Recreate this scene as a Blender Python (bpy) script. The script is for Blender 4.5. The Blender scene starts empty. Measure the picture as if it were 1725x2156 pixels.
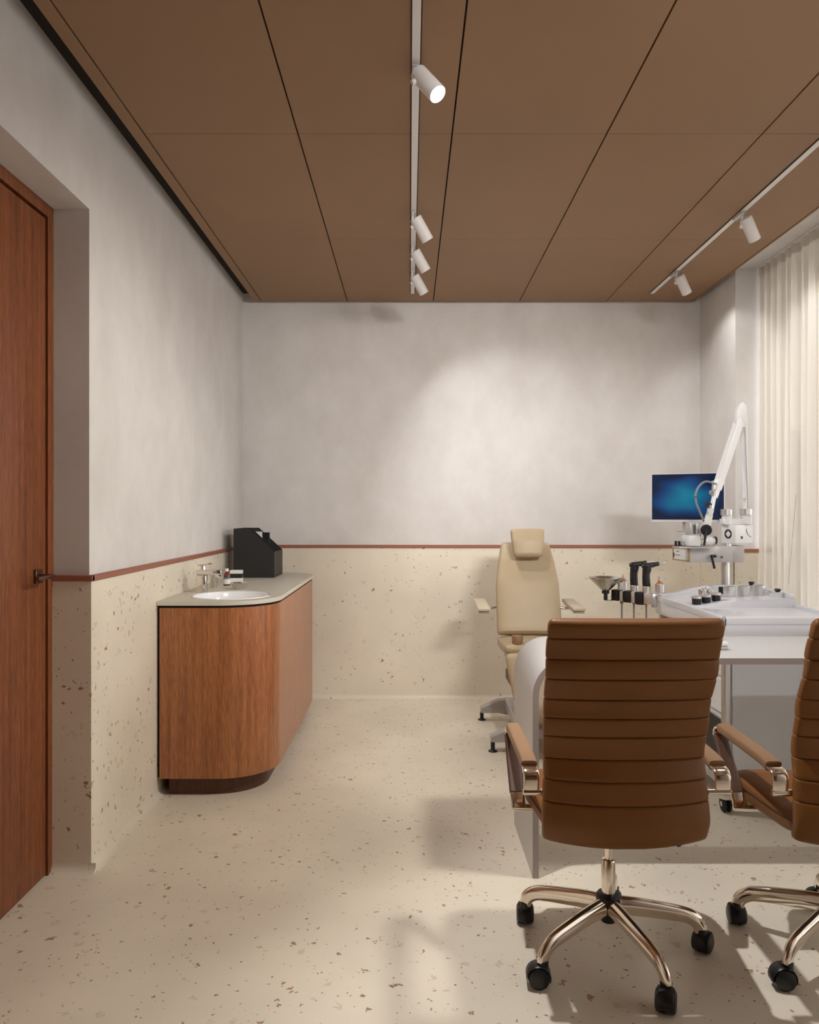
import bpy, bmesh, math, random
from mathutils import Vector, Matrix
random.seed(4)
R = math.radians
scene = bpy.context.scene
C = scene.collection

# ------------------------------------------------------------ camera, light, exposure
CAMZ, F = 1.35, 1640.0
cam = bpy.data.cameras.new('camera'); co = bpy.data.objects.new('camera', cam); C.objects.link(co)
co.location = (0, 0, CAMZ); co.rotation_euler = (R(90), 0, 0)
cam.sensor_fit = 'HORIZONTAL'; cam.sensor_width = 36; cam.lens = 36*F/1725; cam.clip_start = .05
scene.camera = co
scene.view_settings.view_transform = 'Standard'; scene.view_settings.look = 'None'
scene.view_settings.gamma = 1; scene.view_settings.use_curve_mapping = False
scene.view_settings.exposure = 0.0
world = bpy.data.worlds.new('world'); scene.world = world; world.use_nodes = True
world.node_tree.nodes['Background'].inputs[0].default_value = (.93, .96, 1, 1)
world.node_tree.nodes['Background'].inputs[1].default_value = 5.6
SPOT = 50.0
sun = bpy.data.lights.new('sun', 'SUN'); so = bpy.data.objects.new('sun', sun); C.objects.link(so)
sun.energy = 2.8; sun.angle = R(12); sun.color = (.95, .975, 1)
so.rotation_euler = Vector((-1, .10, -.13)).to_track_quat('-Z', 'Y').to_euler()

def P(px, py, Y):
    return Vector(((px-862.5)*Y/F, Y, CAMZ-(py-1078)*Y/F))
def XZ(px, py, Y):
    v = P(px, py, Y); return v.x, v.z

# ------------------------------------------------------------ materials
M = {}
def lin(c):
    return tuple((x/255/12.92 if x/255 <= .04045 else ((x/255+.055)/1.055)**2.4) for x in c)
def mat(name, col, rough=.5, metal=0, spec=.5, coat=0, emit=None, es=0, bump=0, bscale=80, var=0, vscale=3, aniso=0):
    m = bpy.data.materials.new(name); m.use_nodes = True; nt = m.node_tree
    b = nt.nodes['Principled BSDF']
    b.inputs['Base Color'].default_value = (*col, 1); b.inputs['Roughness'].default_value = rough
    b.inputs['Metallic'].default_value = metal; b.inputs['Specular IOR Level'].default_value = spec
    b.inputs['Coat Weight'].default_value = coat; b.inputs['Coat Roughness'].default_value = .08
    if emit:
        b.inputs['Emission Color'].default_value = (*emit, 1); b.inputs['Emission Strength'].default_value = es
    tc = nt.nodes.new('ShaderNodeTexCoord')
    if var:
        n = nt.nodes.new('ShaderNodeTexNoise'); n.inputs['Scale'].default_value = vscale; n.inputs['Detail'].default_value = 5
        nt.links.new(tc.outputs['Object'], n.inputs['Vector'])
        r = nt.nodes.new('ShaderNodeValToRGB')
        r.color_ramp.elements[0].position = .3; r.color_ramp.elements[1].position = .7
        r.color_ramp.elements[0].color = (*[c*(1-var) for c in col], 1); r.color_ramp.elements[1].color = (*[min(1, c*(1+var)) for c in col], 1)
        nt.links.new(n.outputs[0], r.inputs[0]); nt.links.new(r.outputs[0], b.inputs['Base Color'])
    if bump:
        n = nt.nodes.new('ShaderNodeTexNoise'); n.inputs['Scale'].default_value = bscale; n.inputs['Detail'].default_value = 4
        nt.links.new(tc.outputs['Object'], n.inputs['Vector'])
        bu = nt.nodes.new('ShaderNodeBump'); bu.inputs['Strength'].default_value = bump; bu.inputs['Distance'].default_value = .002
        nt.links.new(n.outputs[0], bu.inputs['Height']); nt.links.new(bu.outputs[0], b.inputs['Normal'])
    M[name] = m; return m

def terrazzo(name, col):
    m = mat(name, col, .36, spec=.45); nt = m.node_tree; L = nt.links; N = nt.nodes
    b = N['Principled BSDF']; geo = N.new('ShaderNodeNewGeometry')
    def node(t, **k):
        n = N.new(t)
        for a, v in k.items():
            if a in n.inputs: n.inputs[a].default_value = v
            else: setattr(n, a, v)
        return n
    cl = node('ShaderNodeTexNoise', Scale=1.7, Detail=6.0); L.new(geo.outputs['Position'], cl.inputs['Vector'])
    base = N.new('ShaderNodeValToRGB'); e = base.color_ramp.elements
    e[0].position, e[1].position = .3, .7
    e[0].color = (*[c*.9 for c in col], 1); e[1].color = (*[min(1, c*1.07) for c in col], 1)
    L.new(cl.outputs[0], base.inputs[0])
    cur = base.outputs[0]
    for i, (sc, dens, rad, c1, c2) in enumerate([(30, .05, .36, (.36, .17, .06), (.22, .12, .06)),
                                          (48, .10, .36, (.26, .14, .06), (.18, .115, .07)),
                                          (85, .11, .36, (.25, .16, .09), (.10, .07, .05)),
                                          (30, .12, .42, (.55, .45, .30), (.50, .36, .2))]):
        dn = node('ShaderNodeTexNoise', Scale=sc*1.9, Detail=2.0)
        L.new(geo.outputs['Position'], dn.inputs['Vector'])
        dsub = node('ShaderNodeVectorMath', operation='SUBTRACT'); dsub.inputs[1].default_value = (.5, .5, .5); L.new(dn.outputs['Color'], dsub.inputs[0])
        dsc = node('ShaderNodeVectorMath', operation='SCALE'); dsc.inputs['Scale'].default_value = 1.5/sc; L.new(dsub.outputs[0], dsc.inputs[0])
        add = node('ShaderNodeVectorMath', operation='ADD'); L.new(geo.outputs['Position'], add.inputs[0]); L.new(dsc.outputs[0], add.inputs[1])
        off = node('ShaderNodeVectorMath', operation='ADD'); off.inputs[1].default_value = (3.3*i, 1.7*i, .9*i); L.new(add.outputs[0], off.inputs[0])
        v = node('ShaderNodeTexVoronoi', Scale=float(sc)); L.new(off.outputs[0], v.inputs['Vector'])
        sep = N.new('ShaderNodeSeparateColor'); L.new(v.outputs['Color'], sep.inputs[0])
        lt = node('ShaderNodeMath', operation='LESS_THAN'); lt.inputs[1].default_value = dens; L.new(sep.outputs[0], lt.inputs[0])
        rr = node('ShaderNodeMath', operation='MULTIPLY'); rr.inputs[1].default_value = rad; L.new(sep.outputs[1], rr.inputs[0])
        ld = node('ShaderNodeMath', operation='LESS_THAN'); L.new(v.outputs['Distance'], ld.inputs[0]); L.new(rr.outputs[0], ld.inputs[1])
        mk = node('ShaderNodeMath', operation='MULTIPLY'); L.new(lt.outputs[0], mk.inputs[0]); L.new(ld.outputs[0], mk.inputs[1])
        sf = node('ShaderNodeMath', operation='MULTIPLY'); sf.inputs[1].default_value = .85 if i < 3 else .4; L.new(mk.outputs[0], sf.inputs[0])
        cm = node('ShaderNodeMix', data_type='RGBA'); cm.inputs['A'].default_value = (*c1, 1); cm.inputs['B'].default_value = (*c2, 1)
        L.new(sep.outputs[2], cm.inputs['Factor'])
        mx = node('ShaderNodeMix', data_type='RGBA'); L.new(sf.outputs[0], mx.inputs['Factor']); L.new(cur, mx.inputs['A']); L.new(cm.outputs['Result'], mx.inputs['B'])
        cur = mx.outputs['Result']
    L.new(cur, b.inputs['Base Color'])
    rn = N.new('ShaderNodeMapRange'); rn.inputs['To Min'].default_value = .3; rn.inputs['To Max'].default_value = .46
    L.new(cl.outputs[0], rn.inputs['Value']); L.new(rn.outputs[0], b.inputs['Roughness'])
    return m

def plaster(name, col):
    m = mat(name, col, .75, spec=.25); nt = m.node_tree; L = nt.links; N = nt.nodes; b = N['Principled BSDF']
    g = N.new('ShaderNodeNewGeometry')
    mp = N.new('ShaderNodeMapping'); mp.inputs['Scale'].default_value = (3.4, 3.4, 2.6); L.new(g.outputs['Position'], mp.inputs[0])
    n = N.new('ShaderNodeTexNoise'); n.inputs['Scale'].default_value = 1.3; n.inputs['Detail'].default_value = 9; n.inputs['Roughness'].default_value = .62
    n.inputs['Distortion'].default_value = .1
    L.new(mp.outputs[0], n.inputs['Vector'])
    r = N.new('ShaderNodeValToRGB'); e = r.color_ramp.elements
    e[0].position, e[1].position = .33, .68
    e[0].color = (col[0]*.93, col[1]*.92, col[2]*.91, 1); e[1].color = (*[min(1, c*1.05) for c in col], 1)
    L.new(n.outputs[0], r.inputs[0]); L.new(r.outputs[0], b.inputs['Base Color'])
    bu = N.new('ShaderNodeBump'); bu.inputs['Strength'].default_value = .15; bu.inputs['Distance'].default_value = .004
    L.new(n.outputs[0], bu.inputs['Height']); L.new(bu.outputs[0], b.inputs['Normal'])
    return m

def wood(name, c_dark, c_mid, c_light, scale=1.0, rough=.42):
    m = mat(name, c_mid, rough, spec=.4); nt = m.node_tree; L = nt.links; N = nt.nodes; b = N['Principled BSDF']
    g = N.new('ShaderNodeNewGeometry')
    mp = N.new('ShaderNodeMapping'); mp.inputs['Scale'].default_value = (44*scale, 44*scale, 1.3*scale); L.new(g.outputs['Position'], mp.inputs[0])
    n = N.new('ShaderNodeTexNoise'); n.inputs['Scale'].default_value = 1; n.inputs['Detail'].default_value = 6; n.inputs['Roughness'].default_value = .65
    L.new(mp.outputs[0], n.inputs['Vector'])
    mp2 = N.new('ShaderNodeMapping'); mp2.inputs['Scale'].default_value = (210*scale, 210*scale, 16*scale); L.new(g.outputs['Position'], mp2.inputs[0])
    n2 = N.new('ShaderNodeTexNoise'); n2.inputs['Scale'].default_value = 1; n2.inputs['Detail'].default_value = 3
    L.new(mp2.outputs[0], n2.inputs['Vector'])
    a = N.new('ShaderNodeMath'); a.operation = 'MULTIPLY'; a.inputs[1].default_value = .46; L.new(n2.outputs[0], a.inputs[0])
    s = N.new('ShaderNodeMath'); s.operation = 'MULTIPLY_ADD'; s.inputs[1].default_value = .54; L.new(n.outputs[0], s.inputs[0]); L.new(a.outputs[0], s.inputs[2])
    r = N.new('ShaderNodeValToRGB'); e = r.color_ramp.elements
    e[0].position, e[1].position = .30, .72
    e[0].color = (*c_dark, 1); e[1].color = (*c_light, 1); k = e.new(.5); k.color = (*c_mid, 1)
    L.new(s.outputs[0], r.inputs[0]); L.new(r.outputs[0], b.inputs['Base Color'])
    bu = N.new('ShaderNodeBump'); bu.inputs['Strength'].default_value = .25; bu.inputs['Distance'].default_value = .0008
    L.new(s.outputs[0], bu.inputs['Height']); L.new(bu.outputs[0], b.inputs['Normal'])
    return m

plaster('plaster', (.70, .672, .648))
terrazzo('terrazzo', (.81, .735, .605))
mat('panel', (.285, .162, .082), .6, var=.05, vscale=1.2)
mat('slab', (.02, .013, .009), .9)  # near black, imitates the shade above the ceiling raft
mat('dark_gap', (.015, .009, .006), .9)
wood('door_wood', (.075, .022, .007), (.20, .060, .020), (.34, .112, .038), 1.0)
wood('cabinet_wood', (.16, .049, .015), (.36, .122, .038), (.60, .25, .095), 1.1, .36)
for _k in ('Coat Weight', 'Specular IOR Level'): M['cabinet_wood'].node_tree.nodes['Principled BSDF'].inputs[_k].default_value = .5
M['cabinet_wood'].node_tree.nodes['Principled BSDF'].inputs['Coat Roughness'].default_value = .34
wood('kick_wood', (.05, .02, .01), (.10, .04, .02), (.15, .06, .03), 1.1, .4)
wood('rear_wood', (.12, .045, .018), (.22, .085, .034), (.32, .13, .05), .7, .5)
mat('copper_trim', (.32, .115, .07), .42, spec=.5)
mat('counter', (.62, .585, .50), .4)
mat('ceramic', (.86, .86, .87), .12, coat=.4)
mat('chrome', (.80, .77, .72), .12, 1)
mat('warm_chrome', (.84, .76, .66), .13, 1)
mat('steel', (.66, .64, .60), .24, 1)
mat('brushed', (.72, .71, .70), .38, 1)
mat('black_file', (.010, .0095, .010), .5)
mat('black_plastic', (.008, .008, .009), .38)
mat('rubber', (.012, .012, .012), .7)
mat('grey_plastic', (.22, .22, .22), .45)
mat('paper', (.75, .74, .71), .7)
mat('white_lacquer', (.80, .79, .80), .28, coat=.15)
mat('white_plastic', (.78, .77, .76), .4)
mat('grey_metal', (.50, .48, .475), .42, .3)
mat('unit_white', (.74, .75, .80), .22, coat=.25)
mat('desk_edge', (.36, .31, .29), .4)
mat('desk_white', (.56, .545, .54), .38)
mat('brown_leather', (.195, .074, .016), .46, spec=.32, bump=.25, bscale=420, var=.06, vscale=6)
mat('strap_leather', (.085, .033, .015), .5, bump=.2, bscale=400)
mat('arm_leather', (.27, .15, .075), .42, bump=.2, bscale=400)
mat('beige_leather', (.455, .35, .215), .42, bump=.15, bscale=400, var=.04, vscale=5)
mat('cream_pad', (.62, .52, .38), .45)
mat('thread', (.05, .022, .01), .7)
mat('amber', (.16, .025, .008), .12, coat=.5)
mat('orange_glass', (.50, .17, .03), .15, coat=.5)
mat('teal_label', (.05, .35, .38), .5)
mat('brass', (.42, .33, .17), .4, .6)
mat('lens_glass', (.55, .62, .66), .08, .3, coat=.6)
mat('lamp_body', (.76, .735, .71), .45)
mat('lamp_glow', (1, 1, 1), .5, emit=(1, .96, .9), es=14)
mat('tan_ceramic', (.42, .27, .17), .5)
mat('bronze', (.13, .07, .045), .35, .7)
mat('window_frame', (.30, .28, .26), .5)

# curtain: sheer woven cloth
m = bpy.data.materials.new('curtain'); m.use_nodes = True; nt = m.node_tree; nt.nodes.clear(); M['curtain'] = m
out = nt.nodes.new('ShaderNodeOutputMaterial')
df = nt.nodes.new('ShaderNodeBsdfDiffuse'); df.inputs[0].default_value = (.73, .675, .60, 1)
tl = nt.nodes.new('ShaderNodeBsdfTranslucent'); tl.inputs[0].default_value = (.80, .74, .64, 1)
tr = nt.nodes.new('ShaderNodeBsdfTransparent')
m1 = nt.nodes.new('ShaderNodeMixShader'); m1.inputs[0].default_value = .06
m2 = nt.nodes.new('ShaderNodeMixShader')
nz = nt.nodes.new('ShaderNodeTexNoise'); nz.inputs['Scale'].default_value = 300
mr = nt.nodes.new('ShaderNodeMapRange'); mr.inputs['To Min'].default_value = .10; mr.inputs['To Max'].default_value = .16
nt.links.new(nz.outputs[0], mr.inputs['Value']); nt.links.new(mr.outputs[0], m2.inputs[0])
nt.links.new(df.outputs[0], m1.inputs[1]); nt.links.new(tl.outputs[0], m1.inputs[2])
nt.links.new(m1.outputs[0], m2.inputs[1]); nt.links.new(tr.outputs[0], m2.inputs[2]); nt.links.new(m2.outputs[0], out.inputs[0])
# window glass
m = bpy.data.materials.new('glass'); m.use_nodes = True; nt = m.node_tree; nt.nodes.clear(); M['glass'] = m
out = nt.nodes.new('ShaderNodeOutputMaterial'); tr = nt.nodes.new('ShaderNodeBsdfTransparent'); gl = nt.nodes.new('ShaderNodeBsdfGlossy')
gl.inputs['Roughness'].default_value = .02; fr = nt.nodes.new('ShaderNodeFresnel'); fr.inputs[0].default_value = 1.45
mx = nt.nodes.new('ShaderNodeMixShader'); nt.links.new(fr.outputs[0], mx.inputs[0]); nt.links.new(tr.outputs[0], mx.inputs[1]); nt.links.new(gl.outputs[0], mx.inputs[2]); nt.links.new(mx.outputs[0], out.inputs[0])
# screen: glowing blue picture
m = mat('screen', (.005, .01, .02), .25); nt = m.node_tree; b = nt.nodes['Principled BSDF']
tc = nt.nodes.new('ShaderNodeTexCoord'); mp = nt.nodes.new('ShaderNodeMapping')
mp.inputs['Location'].default_value = (.03, 0, -.02); mp.inputs['Scale'].default_value = (4.6, 1, 7.6)
nt.links.new(tc.outputs['Object'], mp.inputs[0])
g = nt.nodes.new('ShaderNodeTexGradient'); g.gradient_type = 'SPHERICAL'
nz = nt.nodes.new('ShaderNodeTexNoise'); nz.inputs['Scale'].default_value = 1.4; nz.inputs['Detail'].default_value = 0
nt.links.new(mp.outputs[0], nz.inputs['Vector'])
sb = nt.nodes.new('ShaderNodeVectorMath'); sb.operation = 'MULTIPLY_ADD'; sb.inputs[1].default_value = (.7, 0, .7)
nt.links.new(nz.outputs['Color'], sb.inputs[0]); nt.links.new(mp.outputs[0], sb.inputs[2])
s2 = nt.nodes.new('ShaderNodeVectorMath'); s2.operation = 'SUBTRACT'; s2.inputs[1].default_value = (.35, 0, .35); nt.links.new(sb.outputs[0], s2.inputs[0])
sy = nt.nodes.new('ShaderNodeVectorMath'); sy.operation = 'MULTIPLY'; sy.inputs[1].default_value = (1, 0, 1); nt.links.new(s2.outputs[0], sy.inputs[0])
nt.links.new(sy.outputs[0], g.inputs[0])
r = nt.nodes.new('ShaderNodeValToRGB'); e = r.color_ramp.elements
e[0].position = 0; e[0].color = (.001, .008, .045, 1); e[1].position = .9; e[1].color = (.003, .26, .42, 1); k = e.new(.35); k.color = (.002, .065, .24, 1)
nt.links.new(g.outputs[0], r.inputs[0]); nt.links.new(r.outputs[0], b.inputs['Emission Color']); b.inputs['Emission Strength'].default_value = .62

# ------------------------------------------------------------ mesh helpers
def rot_to(d):
    return Vector(d).normalized().to_track_quat('Z', 'Y').to_matrix().to_4x4()
class B:
    def __init__(s): s.bm = bmesh.new()
    def box(s, x0, x1, y0, y1, z0, z1, bev=0, seg=2, mtx=None):
        t = bmesh.new(); bmesh.ops.create_cube(t, size=1)
        bmesh.ops.transform(t, matrix=Matrix.Translation(((x0+x1)/2, (y0+y1)/2, (z0+z1)/2)) @ Matrix.Diagonal((abs(x1-x0), abs(y1-y0), abs(z1-z0), 1)), verts=t.verts)
        if bev: bmesh.ops.bevel(t, geom=t.edges[:], offset=bev, segments=seg, profile=.5, affect='EDGES')
        if mtx is not None: bmesh.ops.transform(t, matrix=mtx, verts=t.verts)
        s.merge(t); return s
    def merge(s, t):
        me = bpy.data.meshes.new('tmp'); t.to_mesh(me); t.free(); s.bm.from_mesh(me); bpy.data.meshes.remove(me)
    def rings(s, rings, cap=True, closed=True):
        vs = [[s.bm.verts.new(p) for p in r] for r in rings]
        n = len(vs[0])
        for a, b in zip(vs, vs[1:]):
            for i in range(n if closed else n-1):
                j = (i+1) % n
                s.bm.faces.new((a[i], a[j], b[j], b[i]))
        if cap and closed:
            s.bm.faces.new(vs[0][::-1]); s.bm.faces.new(vs[-1])
        return s
    def cyl(s, p0, p1, r0, r1=None, n=24, bev=0):
        r1 = r0 if r1 is None else r1; p0, p1 = Vector(p0), Vector(p1); m = rot_to(p1-p0); L = (p1-p0).length
        prof = [(r0, 0), (r1, L)] if not bev else [(r0-bev, 0), (r0, bev), (r1, L-bev), (r1-bev, L)]
        return s.lathe(prof, p0, m, n)
    def lathe(s, prof, org=(0, 0, 0), m=None, n=28, cap=True):
        m = m or Matrix.Identity(4); o = Vector(org)
        return s.rings([[o + (m @ Vector((r*math.cos(2*math.pi*i/n), r*math.sin(2*math.pi*i/n), z))) for i in range(n)] for r, z in prof], cap)
    def tube(s, pts, rad, n=12, sx=1, sy=1, up=(0, 0, 1), caps=True):
        pts = [Vector(p) for p in pts]; rings = []
        for i, p in enumerate(pts):
            t = (pts[min(i+1, len(pts)-1)]-pts[max(i-1, 0)]).normalized()
            u = Vector(up); u = (u - t*u.dot(t))
            if u.length < 1e-4: u = Vector((1, 0, 0)) - t*t.x
            u.normalize(); w = t.cross(u)
            r = rad[i] if isinstance(rad, (list, tuple)) else rad
            rings.append([p + w*(math.cos(2*math.pi*k/n)*r*sx) + u*(math.sin(2*math.pi*k/n)*r*sy) for k in range(n)])
        return s.rings(rings, caps)
    def band(s, pts, w, t, up, bev=.25):    # rounded rectangular section swept along pts; w across 'up x t'
        pts = [Vector(p) for p in pts]; rings = []
        for i, p in enumerate(pts):
            tg = (pts[min(i+1, len(pts)-1)]-pts[max(i-1, 0)]).normalized()
            side = Vector(up); nrm = tg.cross(side).normalized()
            r = []
            for k in range(16):
                a = 2*math.pi*(k+.5)/16; c, q = math.cos(a), math.sin(a); e = .45
                r.append(p + side*(math.copysign(abs(c)**e, c)*w/2) + nrm*(math.copysign(abs(q)**e, q)*t/2))
            rings.append(r)
        return s.rings(rings)
    def prism(s, poly, z0, z1, bev=0, seg=2, axis='z', mtx=None):
        t = bmesh.new()
        f = {'z': lambda a, b, c: (a, b, c), 'y': lambda a, b, c: (a, c, b), 'x': lambda a, b, c: (c, a, b)}[axis]
        lo = [t.verts.new(f(a, b, z0)) for a, b in poly]; hi = [t.verts.new(f(a, b, z1)) for a, b in poly]
        n = len(poly); t.faces.new(lo[::-1]); t.faces.new(hi)
        for i in range(n): t.faces.new((lo[i], lo[(i+1) % n], hi[(i+1) % n], hi[i]))
        bmesh.ops.recalc_face_normals(t, faces=t.faces)
        if bev:
            ed = [e for e in t.edges if (e.verts[0] in lo) == (e.verts[1] in lo)] if n > 8 else t.edges[:]
            bmesh.ops.bevel(t, geom=ed, offset=bev, segments=seg, profile=.5, affect='EDGES')
        if mtx is not None: bmesh.ops.transform(t, matrix=mtx, verts=t.verts)
        s.merge(t); return s
    def build(s, name, m, parent=None, ang=38):
        bmesh.ops.recalc_face_normals(s.bm, faces=s.bm.faces)
        me = bpy.data.meshes.new(name); s.bm.to_mesh(me); s.bm.free()
        me.shade_smooth(); me.set_sharp_from_angle(angle=R(ang))
        for x in (m if isinstance(m, list) else [m]): me.materials.append(M[x])
        o = bpy.data.objects.new(name, me); C.objects.link(o)
        if parent is not None:
            o.parent = parent; bpy.context.view_layer.update(); o.matrix_parent_inverse = parent.matrix_world.inverted()
        return o
def thing(name, label, cat, loc=(0, 0, 0), group=None):
    o = bpy.data.objects.new(name, None); C.objects.link(o); o.location = loc; o.empty_display_size = .05
    o['label'] = label; o['category'] = cat
    if group: o['group'] = group
    bpy.context.view_layer.update()
    return o
def tag(o, label, cat, group=None):
    o['label'] = label; o['category'] = cat
    if group: o['group'] = group
    return o
def struct(o): o['kind'] = 'structure'; return o
def dup(root, loc, label, group=None, rz=None):
    r = root.copy(); C.objects.link(r); r.location = loc; r['label'] = label
    if group: r['group'] = group
    if rz is not None: r.rotation_euler[2] = rz
    for ch in list(root.children):
        c = ch.copy(); C.objects.link(c); c.parent = r; c.matrix_parent_inverse = ch.matrix_parent_inverse.copy()
        for g in ch.children:
            d = g.copy(); C.objects.link(d); d.parent = c; d.matrix_parent_inverse = g.matrix_parent_inverse.copy()
    return r
def arc(cx, cy, r, a0, a1, n):
    return [(cx+r*math.cos(R(a0+(a1-a0)*i/n)), cy+r*math.sin(R(a0+(a1-a0)*i/n))) for i in range(n+1)]
def smooth(pts, n=6):
    pts = [Vector(p) for p in pts]; out = []
    for i in range(len(pts)-1):
        p0 = pts[max(i-1, 0)]; p1 = pts[i]; p2 = pts[i+1]; p3 = pts[min(i+2, len(pts)-1)]
        for k in range(n):
            t = k/n
            out.append(.5*((2*p1)+(p2-p0)*t+(2*p0-5*p1+4*p2-p3)*t*t+(3*p1-p0-3*p2+p3)*t**3))
    out.append(pts[-1]); return out
def interp(tab, x):
    if x <= tab[0][0]: return tab[0][1]
    for (a, b), (c, d) in zip(tab, tab[1:]):
        if x <= c:
            t = (x-a)/(c-a); t = t*t*(3-2*t); return b+(d-b)*t
    return tab[-1][1]

# ------------------------------------------------------------ room shell
YB, XL, XR, XD = 5.65, -1.2075, 2.107, -1.342
YN, YC, YR = 2.936, 5.033, -1.6
ZC, ZT = 2.866, 2.935
ZD = 1.09      # top of dado
struct(B().box(-1.7, 2.8, YR-.1, YB+.2, -.12, 0).build('floor', 'terrazzo'))
w = struct(B().box(-1.7, 2.8, YB, YB+.15, 0, ZT).build('wall_back', 'plaster'))
B().box(XL+.0, XR, YB-.012, YB-.0005, 0, ZD).build('dado', 'terrazzo', w)
w = struct(B().box(-1.6, XL, YN, YB, 0, ZT).box(-1.6, XL, 1.9, YN, 2.492, ZT).box(-1.6, XL, YR, 1.9, 0, ZT).build('wall_left', 'plaster'))
B().box(XL+.0005, XL+.012, YN-.004, YB-.012, 0, ZD).box(XD, XL+.012, YN-.012, YN-.0005, 0, ZD).box(XL+.0005, XL+.012, YR, 1.9, 0, ZD).build('dado', 'terrazzo', w)
w = struct(B().box(XR, 2.6, YC, YB, 0, ZT).box(XR, 2.6, .5, YC, 2.925, ZT).box(XR, 2.6, YR, .5, 0, ZT).build('wall_right', 'plaster'))
B().box(XR-.012, XR-.0005, YC-.012, YB-.012, 0, ZD).box(XR-.012, 2.6, YC-.012, YC-.0005, 0, ZD).build('dado', 'terrazzo', w)
struct(B().box(-1.7, 2.8, YR-.1, YR, 0, ZT).build('wall_rear', 'rear_wood'))
# copper-brown trim strips
struct(B().box(XL-.001, XR, YB-.02, YB+.001, ZD, 1.112, .002, 1).build('trim_1', 'copper_trim'))
struct(B().box(XL-.001, XL+.02, YN-.018, YB-.02, ZD, 1.112, .002, 1).build('trim_2', 'copper_trim'))
struct(B().box(XD+.001, XL+.02, YN-.02, YN+.001, ZD, 1.112, .002, 1).build('trim_3', 'copper_trim'))
struct(B().box(XR-.02, XR+.001, YC-.018, YB-.02, ZD, 1.112, .002, 1).build('trim_4', 'copper_trim'))
struct(B().box(XR-.02, 2.4, YC-.02, YC+.001, ZD, 1.112, .002, 1).build('trim_5', 'copper_trim'))
# coved skirting: quarter-round fillets of the same terrazzo
def cove(name, p0, p1, nrm, r=.032):
    p0, p1, nrm = Vector(p0), Vector(p1), Vector(nrm)
    rings = []
    for p in (p0, p1):
        c = p + nrm*r + Vector((0, 0, r)); ring = [p - nrm*.002 + Vector((0, 0, -.002)), p - nrm*.002 + Vector((0, 0, r))]
        for i in range(9):
            a = R(90*i/8); ring.append(c - nrm*(r*math.cos(a)) - Vector((0, 0, r*math.sin(a))))
        ring.append(p + nrm*r + Vector((0, 0, -.002)))
        rings.append(ring)
    struct(B().rings(rings).build(name, 'terrazzo'))
cove('baseboard_back', (XL+.012, YB-.012, 0), (XR-.012, YB-.012, 0), (0, -1, 0))
cove('baseboard_left', (XL+.012, YN-.012, 0), (XL+.012, YB-.012, 0), (1, 0, 0))
cove('baseboard_door', (XD, YN-.012, 0), (XL+.03, YN-.012, 0), (0, -1, 0))
cove('baseboard_right', (XR-.012, YC-.012, 0), (XR-.012, YB-.012, 0), (-1, 0, 0))

# ceiling: slab painted black as shade in the edge gaps, raft of brown panels
cl = struct(B().box(-1.7, 2.8, YR-.1, YB+.2, ZT, ZT+.1).build('ceiling', 'slab'))
B().box(-1.10, 2.03, YR, YB-.055, ZC+.012, ZC+.045).build('raft_backing', 'dark_gap', cl)
B().box(-1.117, -1.068, YR, YB-.045, ZC, ZC+.05, .001, 1).build('raft_edge', 'panel', cl)
xs = [-1.065, -.448, .171, .791, 1.415, 2.035]; ys = [5.595, 4.339, 3.123, 1.905, .69, -.53, YR]
base_me = None
for i in range(5):
    for j in range(6):
        wx, wy = xs[i+1]-xs[i]-.006, ys[j]-ys[j+1]-.002
        cx, cy = (xs[i]+xs[i+1])/2, (ys[j]+ys[j+1])/2
        o = B().box(cx-wx/2, cx+wx/2, cy-wy/2, cy+wy/2, ZC, ZC+.014, .0008, 1).build('panel', 'panel', cl)
B().box(-1.117, 2.037, 5.598, 5.606, ZC-.001, ZC+.05).build('raft_edge', 'panel', cl)
B().box(2.036, 2.046, YR, 5.606, ZC-.001, ZC+.05).build('raft_edge', 'panel', cl)

# door 1 with mitred lining
d = struct(B().box(XD-.045, XD-.006, 1.955, 2.884, .006, 2.436, .001, 1).build('door_1', 'door_wood'))
B().prism([(YN, 0), (YN, 2.492), (2.8905, 2.4445), (2.8905, 0)], XD-.05, XD, axis='x').build('frame_jamb', 'door_wood', d)
B().prism([(1.9, 0), (1.9, 2.492), (1.948, 2.4445), (1.948, 0)], XD-.05, XD, axis='x').build('frame_jamb', 'door_wood', d)
B().prism([(1.9, 2.492), (YN, 2.492), (2.8905, 2.4455), (1.948, 2.4455)], XD-.05, XD, axis='x').build('frame_head', 'door_wood', d)
B().box(XD-.07, XD-.05, 1.9, YN, 0, 2.49).build('rebate', 'dark_gap', d)
h = B().box(XD-.008, XD+.004, 2.792, 2.842, 1.092, 1.142, .002, 1).build('handle_plate', 'bronze', d)
B().cyl((XD+.003, 2.817, 1.117), (XD+.05, 2.817, 1.117), .009).box(XD+.04, XD+.056, 2.705, 2.826, 1.110, 1.124, .003, 2).build('lever', 'bronze', h)

# window behind the curtain
w = struct(B().box(2.6, 2.75, .5, YC, 0, .25).box(2.6, 2.75, .5, YC, 2.85, ZT).build('window_1', 'plaster'))
fr = B()
for y in (.5, 2.0, 3.5, YC-.06): fr.box(2.62, 2.68, y, y+.06, .25, 2.85)
fr.box(2.62, 2.68, .5, YC, .25, .31).box(2.62, 2.68, .5, YC, 2.79, 2.85).build('window_frame', 'window_frame', w)
for y0, y1 in ((.56, 2.0), (2.06, 3.5), (3.56, YC-.06)):
    B().box(2.648, 2.654, y0, y1, .31, 2.79).build('pane', 'glass', w)
struct(B().box(2.6, 2.8, YC, YB, 0, ZT).box(2.6, 2.8, YR, .5, 0, ZT).build('wall_outer', 'plaster'))

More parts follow.
